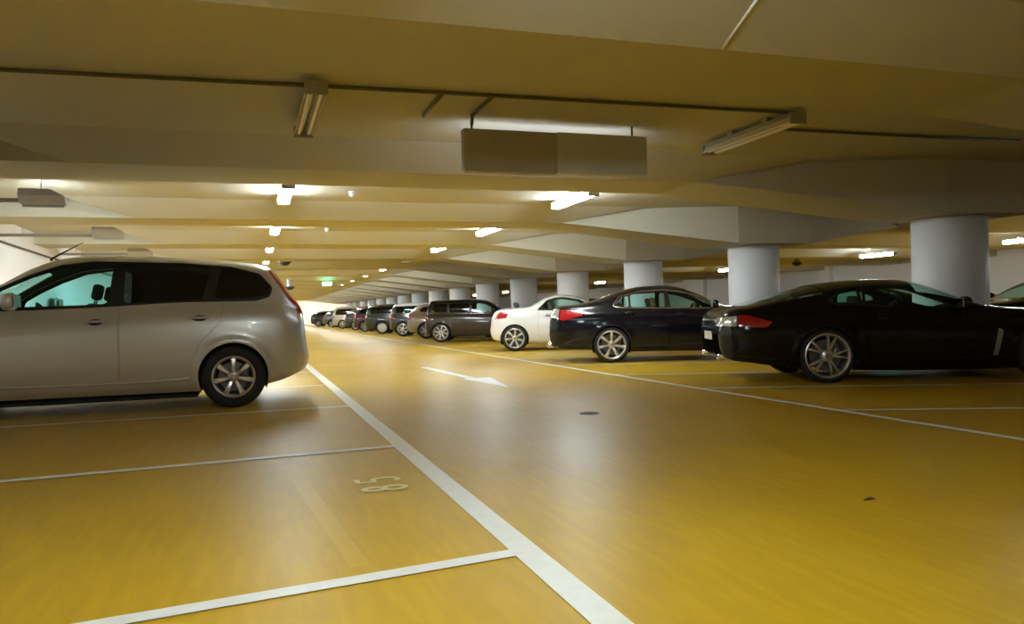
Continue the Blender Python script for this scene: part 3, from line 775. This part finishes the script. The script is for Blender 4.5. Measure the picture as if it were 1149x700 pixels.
    # mirrors
    if 'mirror' in sp:
        mu, mz = sp['mirror']; ms = sp.get('mirror_s', 1)
        for sd in (1, -1):
            yy = float(B.side_y([mu-.03], [mz-.06])[0])
            bm = bmesh.new(); bmesh.ops.create_uvsphere(bm, u_segments=20, v_segments=12, radius=1)
            for v in bm.verts:
                c = v.co; k = abs(c.y)
                v.co = Vector((c.x*.085*ms*(1 if c.x > 0 else .55), math.copysign(abs(c.y)**.7, c.y)*.125*ms, math.copysign(abs(c.z)**.75, c.z)*.082*ms))
            o = bmesh_obj('wing_mirror', bm, sp.get('mirror_mat', sp['paint']), t, True); o.location = (mu, sd*(yy+.13), mz)
            bm = bmesh.new(); add_box(bm, (0, -.10*sd, -.05), (.06, .16, .03), .01); bmesh_obj('mirror_arm', bm, M['black'], o)
            bm = bmesh.new(); add_box(bm, (-.052*ms, 0, 0), (.012, .19*ms, .115*ms), .005); bmesh_obj('mirror_glass', bm, M['chrome'], o)
    # cabin
    if full and sp.get('seats', True):
        zs = sp.get('seat_z', .42); su, ru = sp['seat_u']
        for sd in (1, -1):
            seat_obj(t, su, sd*W*.42, zs, sp.get('seat_mat', M['seat']))
            seat_obj(t, ru, sd*W*.40, zs+.03, sp.get('seat_mat', M['seat']), .30, .54)
        bm = bmesh.new(); add_box(bm, (0, 0, 0), (.34, 2*W*.78, .22), .06, 3); o = bmesh_obj('dashboard', bm, M['interior'], t, True); o.location = (sp['dash_u'], 0, sp['dash_z'])
        bm = bmesh.new(); add_lathe(bm, [(.17, 0), (.19, .015), (.17, .03), (.15, .015)], 28, 'Z', True); add_box(bm, (0, 0, .01), (.30, .05, .03), .01); add_box(bm, (-.0, 0, .0), (.1, .12, .05), .02)
        o = bmesh_obj('steering_wheel', bm, M['interior'], t, True); o.location = (sp['dash_u']-.30, W*.42, sp['dash_z']+.05); o.rotation_euler = (0, R(-65), 0)
    for e in sp.get('exhaust', []):
        bm = bmesh.new(); add_lathe(bm, [(.028, -.10), (.036, -.10), (.036, .06), (.028, .06)], 20, 'Z', True); add_lathe(bm, [(0, .05), (.03, .05)], 20, 'Z')
        o = bmesh_obj('exhaust_tip', bm, M['chrome'], t, True); o.location = e; o.rotation_euler = (0, R(90), 0)
    for h in sp.get('head_lamps', []):
        for sd in (1, -1):
            B.obj('head_lamp', M['clear'], t, include=roundpoly(h, .02), off=.004, sides=(sd,), ymin=.42)['label'] = 'clear head lamp'
    if 'rear_plate' in sp:
        pu, pz = sp['rear_plate']; bm = bmesh.new(); add_box(bm, (0, 0, 0), (.012, .5, .11), .004); o = bmesh_obj('number_plate', bm, M['plate'], t); o.location = (pu, 0, pz)
    return t, B

PLAN = lambda r, f, k=.80: [(r, k*.86), (r+.025, k*.93), (r+.07, k*.99+.02), (r+.16, .93), (r+.32, .972), (r+.7, .997), (r+1.1, 1), ((r+f)/2+.3, 1), (f-.9, .985), (f-.5, .95), (f-.2, .86), (f-.06, .72), (f, .55)]

# silver estate
silver = dict(paint=mat('paint_silver', (.64, .635, .60), .32, metal=.55, coat=.5, noise=.03, nscale=300), W=.955, n=4.2, tumble=.25, grid=.024, flare=.030,
  top=[(-.85, .52), (-.845, .60), (-.825, .72), (-.805, .90), (-.78, 1.06), (-.63, 1.31), (-.50, 1.53), (-.43, 1.60), (-.1, 1.665), (.36, 1.705), (.92, 1.74), (1.45, 1.75), (1.75, 1.715), (2.04, 1.61), (2.30, 1.45), (2.75, 1.18), (3.0, 1.11), (3.4, 1.03), (3.7, .92), (3.88, .76), (3.92, .55)],
  bot=[(-.85, .52), (-.83, .44), (-.70, .345), (-.40, .25), (0, .22), (.37, .2), (2.3, .205), (2.9, .2), (3.5, .23), (3.85, .36), (3.92, .55)],
  deck=[(-.85, 1.02), (-.55, 1.14), (-.3, 1.165), (.54, 1.155), (1.42, 1.115), (2.25, 1.08), (2.8, 1.04), (3.4, .93), (3.92, .7)],
  plan=PLAN(-.85, 3.92, .86), arches=[(-.01, .355, .37), (2.90, .355, .37)], tyre=.347, rim=.229, spokes=7, spin=.0, wheel_in=.0, under_z=.13,
  dlo=[(2.62, 1.13), (1.42, 1.155), (.54, 1.195), (-.27, 1.195), (-.41, 1.235), (-.445, 1.335), (-.31, 1.495), (-.02, 1.575), (.53, 1.625), (1.40, 1.65), (1.72, 1.61), (2.0, 1.505), (2.23, 1.395), (2.5, 1.25)],
  panes=[[(2.44, 1.165), (1.42, 1.18), (1.24, 1.19), (1.20, 1.61), (1.40, 1.625), (1.70, 1.585), (1.98, 1.48), (2.21, 1.37), (2.40, 1.26)],
         [(1.09, 1.19), (.30, 1.215), (.20, 1.58), (.53, 1.60), (1.07, 1.61)],
         [(.18, 1.22), (-.26, 1.225), (-.38, 1.255), (-.41, 1.335), (-.29, 1.475), (-.02, 1.55), (.10, 1.565)]],
  glass=[M['glass_teal'], M['glass_dark'], M['glass_dark']], glass_rear=M['glass_dark'], screen=(2.05, 2.72), rearscreen=(-.76, -.50), scr_row=.50,
  doors=[[(1.145, .32), (1.145, 1.09), (1.15, 1.63), (1.40, 1.665), (1.74, 1.63), (2.03, 1.52), (2.26, 1.41), (2.60, 1.18), (2.44, .85), (2.40, .32)],
         [(1.135, .32), (1.135, 1.09), (1.13, 1.64), (.53, 1.64), (.13, 1.60), (.08, 1.15), (.12, .95), (.33, .74), (.42, .50), (.46, .32)]],
  handles=[(1.36, .995), (.33, 1.01)], handle_mat=M['alloy'], mirror=(2.12, 1.225), mirror_s=1.15, mirror_mat=None, trim_r=.010,
  patches=[([(-.40, 1.55), (-.50, 1.58), (-.90, 1.06), (-.86, .97), (-.735, 1.04)], M['red'], 'tall dark red tail lamp')], lamp_ymin=.55,
  chrome_strips=[], seat_u=(1.62, .45), seat_z=.60, dash_u=2.25, dash_z=1.0, seat_mat=M['seat'])
silver['mirror_mat'] = silver['paint']
YS = 10.215
car_silver, BS = make_car('estate_car', 'silver estate car with black tinted rear windows, parked by the bay lines', 'car', silver, (-.2, YS), math.pi)
bm = bmesh.new(); add_tube(bm, [(1.90, .25, 1.695), (1.885, .25, 1.72), (1.57, .25, 1.90)], [.018, .012, .004], 8); bmesh_obj('roof_aerial', bm, M['black'], car_silver, True)
bm = bmesh.new()
pts = np.array([(2.35, .335), (1.6, .33), (.9, .33), (.45, .345)]); ysd = BS.side_y(pts[:, 0], pts[:, 1])+.004
for sd in (1, -1):
    bm = bmesh.new(); add_tube(bm, [(p[0], sd*y, p[1]) for p, y in zip(pts, ysd)], .014, 8); bmesh_obj('sill_moulding', bm, silver['paint'], car_silver, True)

A22 = R(-22)
def place(contact, W, a=A22):
    """world position of the rear axle centre from the outer tyre contact of the side that faces the lane"""
    return (contact[0]-math.sin(a)*(W-.02), contact[1]+math.cos(a)*(W-.02))
blackp = mat('paint_black', (.003, .003, .004), .10, coat=0, spec=.42, noise=.03, nscale=300)
navy = mat('paint_midnight', (.005, .005, .009), .10, coat=0, spec=.5, noise=.03, nscale=300)
coupe = dict(paint=blackp, W=.935, n=2.9, tumble=.36, grid=.024, flare=.020,
  top=[(-1.27, .62), (-1.265, .72), (-1.235, .84), (-1.16, .935), (-1.0, .985), (-.86, 1.005), (-.52, 1.095), (-.18, 1.18), (.15, 1.255), (.5, 1.285), (.85, 1.292), (1.2, 1.272), (1.45, 1.20), (1.85, 1.015), (2.05, .94), (2.3, .895), (2.7, .865), (3.1, .78), (3.4, .66), (3.52, .48)],
  bot=[(-1.27, .62), (-1.255, .45), (-1.18, .315), (-.9, .265), (-.55, .215), (0, .18), (.35, .15), (1.75, .13), (2.4, .14), (3.2, .2), (3.45, .33), (3.52, .48)],
  deck=[(-1.27, .84), (-1.0, .905), (-.5, .955), (0, .955), (.8, .905), (1.6, .865), (2.0, .845), (2.7, .79), (3.3, .62), (3.52, .5)],
  plan=PLAN(-1.27, 3.52, .80), arches=[(.0, .335, .362), (2.62, .335, .362)], tyre=.342, rim=.275, wheel='double', spokes=5, spin=.25, under_z=.15,
  panes=[[(.46, .985), (.19, .995), (.09, 1.01), (.07, 1.04), (.19, 1.10), (.50, 1.155)], [(1.54, .912), (.78, .945), (.50, .975), (.54, 1.155), (.80, 1.165), (1.03, 1.135), (1.30, 1.015)]],
  dlo=[(1.60, .897), (.78, .927), (.19, .965), (.07, .99), (.04, 1.035), (.17, 1.118), (.56, 1.182), (.80, 1.185), (1.04, 1.158), (1.33, 1.025)],
  glass=[M['glass_clear'], M['glass_clear']], screen=(1.16, 2.04), rearscreen=(-.62, .02), scr_row=.26,
  doors=[[(.50, .24), (.46, .62), (.52, 1.19), (.80, 1.195), (1.05, 1.165), (1.35, 1.03), (1.66, .885), (1.80, .6), (1.74, .24)]], handles=[(.68, .81)], handle_mat=blackp,
  mirror=(1.62, .955), mirror_s=.95, trim_r=.007,
  patches=[([(-1.06, .862), (-.96, .868), (-.66, .775), (-.74, .705), (-1.08, .725)], M['red'], 'red wrap-around tail lamp'), ([(-1.30, .83), (-1.07, .86), (-1.09, .725), (-1.29, .735)], M['clear'], 'clear inner lamp beside the red lamp'), ([(1.965, .30), (2.035, .64), (2.095, .61), (2.025, .30)], M['alloy_dark'], 'metal vent on the front wing')],
  lamp_ymin=.42, chrome_strips=[], seat_u=(.72, .02), seat_z=.26, dash_u=1.60, dash_z=.78, seat_mat=M['seat'], exhaust=[(-1.17, .55, .33), (-1.17, -.55, .33)], rear_plate=(-1.285, .60))
car_coupe, BCp = make_car('coupe_car', 'low black two-door coupe with large multi-spoke alloy wheels before the thick column', 'car', coupe, place((6.76, 7.96), .935), A22)
bm = bmesh.new()
bm = bmesh.new(); add_box(bm, (-1.262, 0, .80), (.03, .9, .05), .01); bmesh_obj('boot_finisher', bm, M['chrome'], car_coupe)

sedan = dict(paint=navy, W=.93, n=3.1, tumble=.34, grid=.027, flare=.012,
  top=[(-1.14, .52), (-1.135, .66), (-1.11, .86), (-1.06, 1.0), (-.98, 1.06), (-.56, 1.10), (-.23, 1.18), (.27, 1.335), (.6, 1.398), (1.0, 1.41), (1.35, 1.36), (1.68, 1.235), (2.0, 1.05), (2.25, .975), (2.9, .91), (3.4, .80), (3.7, .64), (3.78, .5)],
  bot=[(-1.14, .52), (-1.12, .40), (-1.02, .31), (-.9, .28), (-.35, .24), (.4, .2), (2.05, .18), (3, .18), (3.6, .26), (3.78, .5)],
  deck=[(-1.14, .93), (-.8, .985), (-.3, 1.0), (.3, .985), (1.05, .955), (2.1, .90), (2.9, .83), (3.5, .65), (3.78, .5)],
  plan=PLAN(-1.14, 3.78, .82), arches=[(.0, .325, .35), (2.80, .325, .35)], tyre=.332, rim=.258, spokes=7, spin=.0, under_z=.19,
  dlo=[(2.05, .945), (1.12, .972), (.24, .995), (.08, 1.01), (.035, 1.05), (.17, 1.205), (.57, 1.29), (1.05, 1.31), (1.47, 1.235), (1.87, 1.08)],
  panes=[[(.335, 1.015), (.14, 1.025), (.10, 1.05), (.20, 1.185), (.33, 1.225)], [(1.0, .995), (.37, 1.01), (.37, 1.235), (.57, 1.27), (.99, 1.29)], [(1.97, .965), (1.09, .99), (1.07, 1.29), (1.45, 1.215), (1.84, 1.068)]],
  glass=[M['glass_clear']]*3, screen=(1.45, 2.16), rearscreen=(-.42, .18), scr_row=.50,
  doors=[[(1.04, .27), (1.045, .96), (1.03, 1.315), (1.48, 1.245), (1.89, 1.085), (2.10, .93), (2.14, .6), (2.08, .27)], [(1.03, .27), (1.035, .96), (1.02, 1.318), (.57, 1.30), (.20, 1.215), (.25, .9), (.36, .6), (.40, .27)]],
  handles=[(1.27, .855), (.32, .90)], handle_mat=navy, mirror=(1.86, 1.03), mirror_s=.9, trim=M['chrome'], trim_r=.010,
  patches=[([(-.92, .995), (-.60, .965), (-.50, .88), (-.87, .785), (-.95, .81)], M['red'], 'red wrap-around tail lamp'), ([(-1.18, .98), (-.935, 1.0), (-.965, .82), (-1.17, .86)], M['clear'], 'clear inner lamp beside the red lamp')], lamp_ymin=.45,
  chrome_strips=[[(.24, 1.205), (.11, 1.09), (.05, 1.045), (.10, 1.015), (.30, 1.0)]], seat_u=(1.02, .22), seat_z=.36, dash_u=1.95, dash_z=.84, seat_mat=M['seat_tan'], exhaust=[(-1.08, .5, .31), (-1.08, -.5, .31)], rear_plate=(-1.14, .62))
car_sedan, _ = make_car('saloon_car', 'dark blue-black four-door saloon with chrome window surround, between the white and black coupes', 'car', sedan, place((6.25, 13.01), .93), A22)

whitep = mat('paint_white', (.82, .82, .80), .25, coat=1, noise=.02, nscale=300)
white = dict(paint=whitep, W=.90, n=3.0, tumble=.34, grid=.032, flare=.016,
  top=[(-.62, .50), (-.61, .66), (-.575, .84), (-.50, .97), (-.38, 1.045), (0, 1.075), (.34, 1.10), (.55, 1.21), (.80, 1.325), (1.18, 1.38), (1.62, 1.31), (1.86, 1.19), (2.3, 1.0), (2.75, .88), (3.0, .74), (3.1, .52)],
  bot=[(-.62, .50), (-.60, .38), (-.5, .28), (-.33, .25), (.38, .2), (2, .18), (2.7, .2), (3.0, .3), (3.1, .52)],
  deck=[(-.62, .9), (-.3, .99), (.2, 1.0), (.6, .975), (1.4, .95), (2.2, .90), (2.8, .75), (3.1, .55)],
  plan=PLAN(-.62, 3.1, .82), arches=[(.0, .315, .35), (2.42, .315, .35)], tyre=.322, rim=.24, spokes=7, spin=.1, under_z=.2,
  dlo=[(2.05, .985), (1.4, .985), (.58, .998), (.60, 1.03), (.80, 1.225), (1.0, 1.285), (1.2, 1.30), (1.60, 1.235)],
  panes=[[(1.92, 1.01), (1.0, 1.01), (.95, 1.255), (1.2, 1.275), (1.58, 1.21)], [(.92, 1.015), (.65, 1.02), (.82, 1.215), (.90, 1.24)]],
  glass=[M['glass_clear'], M['glass_mid']], screen=(1.60, 2.2), rearscreen=(.38, .72), scr_row=.5,
  doors=[[(.62, .27), (.58, .6), (.60, .99), (.62, 1.04), (.80, 1.24), (1.2, 1.31), (1.62, 1.245), (2.05, 1.0), (2.05, .27)]], handles=[(.82, .87)], mirror=(1.86, 1.03), trim_r=.009,
  patches=[([(-.50, .79), (-.36, .97), (-.11, 1.0), (-.20, .82)], M['red'], 'slanted red tail lamp')], lamp_ymin=.40, seat_u=(.98, .28), seat_z=.38, dash_u=1.75, dash_z=.86, rear_plate=(-.622, .62), seat_mat=M['seat'])
make_car('coupe_car', 'white coupe with rounded roof and red slanted tail lamp', 'car', white, place((6.16, 18.28), .90), A22)

brown = mat('paint_brown', (.042, .028, .016), .3, metal=.2, coat=.6, noise=.03, nscale=300)
blackroof = mat('paint_black_roof', (.004, .004, .004), .2, spec=.4, noise=.03, nscale=300)
van = dict(paint=brown, roof_paint=blackroof, roof_z=1.0, W=.89, n=4.6, tumble=.20, grid=.034, flare=.010,
  top=[(-.56, .5), (-.555, .7), (-.53, .95), (-.48, 1.18), (-.42, 1.34), (-.34, 1.405), (.4, 1.425), (1.2, 1.415), (1.55, 1.36), (1.78, 1.24), (2.15, .99), (2.6, .94), (2.95, .80), (3.1, .5)],
  bot=[(-.56, .5), (-.54, .36), (-.42, .25), (.35, .19), (1.9, .18), (2.8, .22), (3.05, .36), (3.1, .5)],
  deck=[(-.56, .92), (-.3, .94), (1, .925), (2, .9), (2.6, .8), (3.1, .55)], plan=PLAN(-.56, 3.1, .86),
  arches=[(0, .32, .35), (2.45, .32, .35)], tyre=.325, rim=.25, spokes=8, under_z=.2,
  dlo=[(1.98, .965), (.9, .965), (-.22, .985), (-.36, 1.05), (-.30, 1.29), (1.15, 1.32), (1.5, 1.275), (1.72, 1.17)],
  panes=[[(1.86, .99), (1.06, .985), (1.06, 1.29), (1.2, 1.29), (1.48, 1.25), (1.69, 1.15)], [(.96, .985), (.30, .995), (.30, 1.285), (.96, 1.29)], [(.22, 1.0), (-.20, 1.01), (-.31, 1.06), (-.26, 1.27), (.22, 1.28)]],
  glass=[M['glass_clear'], M['glass_dark'], M['glass_dark']], glass_rear=M['glass_dark'], screen=(1.55, 2.1), rearscreen=(-.53, -.44), scr_row=.5,
  doors=[[(1.0, .26), (1.0, .95), (1.0, 1.335), (1.5, 1.29), (1.75, 1.18), (2.0, .95), (2.02, .26)]], handles=[(1.15, .84)], mirror=(1.75, 1.02), chrome_strips=[[(.98, .945), (1.9, .935)]],
  patches=[([(-.57, .72), (-.58, .96), (-.46, .97), (-.44, .74)], M['redd'], 'dark red tail lamp')], seat_u=(.98, .2), seat_z=.40, dash_u=1.75, dash_z=.84)
make_car('estate_car', 'boxy brown estate car with black roof and bright alloy wheel', 'car', van, place((6.06, 25.75), .89), A22)

# farther cars: simpler, fewer stations
def hatch(paint_, W=.86, H=1.45, roof=None, boxy=False, rear=-.62, front=3.05, glass=None, wheel='cap', tail=M['redd'], rimm=None):
    k = (H-.95)/.5
    zz = lambda z: .95+(z-.95)*k if z > .95 else z
    if boxy:
        top = [(rear, .55), (rear+.01, .8), (rear+.04, 1.05), (rear+.12, zz(1.33)), (rear+.22, zz(1.41)), (.4, zz(1.45)), (1.2, zz(1.44)), (1.5, zz(1.38)), (2.0, 1.03), (2.5, .97), (front-.12, .82), (front, .55)]
        dl = [(1.84, 1.0), (.8, 1.0), (rear+.30, 1.02), (rear+.26, 1.1), (rear+.34, zz(1.31)), (1.15, zz(1.34)), (1.45, zz(1.28))]
    else:
        top = [(rear, .55), (rear+.01, .75), (rear+.06, .97), (rear+.22, zz(1.2)), (rear+.42, zz(1.36)), (.3, zz(1.43)), (.9, zz(1.45)), (1.3, zz(1.40)), (2.05, 1.0), (2.5, .93), (front-.12, .78), (front, .52)]
        dl = [(1.84, .985), (.8, .99), (rear+.50, 1.05), (rear+.46, 1.1), (rear+.62, zz(1.26)), (.4, zz(1.33)), (.95, zz(1.34)), (1.3, zz(1.27))]
    cx = sum(p[0] for p in dl)/len(dl); czz = sum(p[1] for p in dl)/len(dl)
    sm = shrink(dl, .025)
    zt = zz(1.33)
    p1 = [q for q in sm]
    # split the panes at the middle pillar
    def clip(poly, xm, sgn):
        out = []
        for i in range(len(poly)):
            a, b = poly[i], poly[(i+1) % len(poly)]; ia, ib = (a[0]-xm)*sgn > 0, (b[0]-xm)*sgn > 0
            if ia: out.append(a)
            if ia != ib: t_ = (xm-a[0])/(b[0]-a[0]); out.append((xm, a[1]+(b[1]-a[1])*t_))
        return out
    sp = dict(paint=paint_, W=W, n=4.0 if boxy else 3.2, tumble=.22 if boxy else .30, grid=.055, flare=.010, top=top,
      bot=[(rear, .55), (rear+.02, .38), (rear+.14, .27), (.35, .2), (1.9, .19), (front-.3, .22), (front-.04, .36), (front, .52 if not boxy else .55)],
      deck=[(rear, .93), (0, .975), (1, .96), (2, .92), (2.6, .8), (front, .55)], plan=PLAN(rear, front, .84), arches=[(0, .315, .35), (2.45, .315, .35)], tyre=.318, rim=.225, wheel=wheel, spokes=6,
      rim_mat=rimm or (M['hubcap'] if wheel == 'cap' else M['alloy']), dlo=dl, panes=[clip(sm, 1.02, 1), clip(sm, .94, -1)], glass=glass or [M['glass_mid'], M['glass_dark']], glass_rear=M['glass_dark'], wr=.02,
      screen=(1.5, 2.0), rearscreen=(rear+.08, rear+.30) if not boxy else (rear+.03, rear+.11), scr_row=.5, detail=0,
      patches=[([(rear-.02, .74), (rear-.01, .95), (rear+.16, .97), (rear+.18, .78)], tail, 'red tail lamp')], mirror=(1.72, 1.02), head_lamps=[[(front-.28, .66), (front-.25, .80), (front+.02, .72), (front+.02, .60)]])
    if roof is not None: sp['roof_paint'] = roof; sp['roof_z'] = zz(1.345)-.03
    return sp
G = 'parked cars far down the row'
tanp = mat('paint_tan', (.27, .22, .155), .35, metal=.4, coat=1, noise=.03, nscale=300)
dark2 = mat('paint_charcoal', (.018, .019, .024), .25, coat=1, noise=.03, nscale=300)
greenb = mat('paint_black_green', (.008, .016, .014), .25, coat=1, noise=.03, nscale=300)
maroon = mat('paint_maroon', (.07, .012, .016), .25, coat=1, noise=.03, nscale=300)
beige = mat('paint_beige', (.50, .46, .36), .3, metal=.3, coat=1, noise=.03, nscale=300)
greyp = mat('paint_grey', (.10, .105, .11), .3, metal=.4, coat=1, noise=.03, nscale=300)
make_car('hatchback_car', 'tan rounded hatchback partly hidden by the brown estate', 'car', hatch(tanp, H=1.40, rear=-.78, wheel='single', rimm=M['alloy_dark']), place((6.45, 29.85), .86), A22, G)
make_car('hatchback_car', 'dark hatchback with a white roof behind the tan hatchback', 'car', hatch(dark2, H=1.46, roof=whitep, boxy=True, glass=[M['glass_mid'], M['glass_mid']], wheel='single', rear=-.6, tail=M['red']), place((6.30, 34.0), .86), A22, G)
make_car('estate_car', 'black-green car with greenish rear glass and pale hubcaps, beyond the white-roofed hatchback', 'car', hatch(greenb, H=1.50, boxy=True, rear=-.9), place((6.25, 39.3), .86), A22, G)
make_car('hatchback_car', 'dark maroon car beyond the black-green one in the far row', 'car', hatch(maroon, H=1.5, boxy=True, rear=-.7, tail=M['red'], wheel='single', rimm=M['alloy_dark']), place((6.25, 45.6), .86), A22, G)
make_car('hatchback_car', 'small black hatchback between the maroon car and the beige car', 'car', hatch(dark2, H=1.42, rear=-.75, wheel='single', rimm=M['alloy_dark']), place((6.4, 51.0), .86), A22, G)
make_car('hatchback_car', 'pale beige off-roader at the far end of the row', 'car', hatch(beige, H=1.62, boxy=True, rear=-.8, wheel='single'), place((6.4, 58.5), .88), A22, G)
make_car('hatchback_car', 'dark grey hatchback just past the pale beige car', 'car', hatch(greyp, H=1.44, rear=-.75, wheel='single', rimm=M['alloy_dark']), place((6.3, 65.5), .86), A22, G)
make_car('hatchback_car', 'tiny distant black hatchback beside the tail of the silver estate', 'car', hatch(dark2, H=1.42, rear=-.75, wheel='single', rimm=M['alloy_dark']), place((5.9, 74.0), .86), A22, G)
# second row, nose to nose beyond the columns
G2 = 'cars of the second row behind the columns'
def opp(nose, spx, W=.93):
    """place a car facing the lane: heading opposite to the first row"""
    a = math.pi+A22; f = spx['top'][-1][0]
    return (nose[0]-math.cos(a)*f, nose[1]-math.sin(a)*f), a
sed2 = dict(sedan); sed2.update(detail=0, grid=.045, paint=blackp, chrome_strips=[], exhaust=[], mirror_mat=blackp); sed2.pop('doors'); sed2.pop('rear_plate')
sed2['head_lamps'] = [[(3.42, .62), (3.40, .76), (3.80, .68), (3.80, .56)]]
p, a = opp((11.1, 11.0), sed2); make_car('saloon_car', 'black car nose-on beside the thick column, cut by the frame edge', 'car', sed2, p, a, G2)
sed3 = dict(sed2); sed3['paint'] = navy
p, a = opp((11.2, 16.5), sed3); make_car('saloon_car', 'dark car glimpsed past the bonnet of the dark saloon', 'car', sed3, p, a, G2)
h1 = hatch(mat('paint_plum', (.10, .06, .09), .3, coat=1, noise=.03, nscale=300), H=1.42)
p, a = opp((11.3, 30.6), h1); make_car('hatchback_car', 'purplish dark car glimpsed between the brown estate and the white coupe', 'car', h1, p, a, G2)
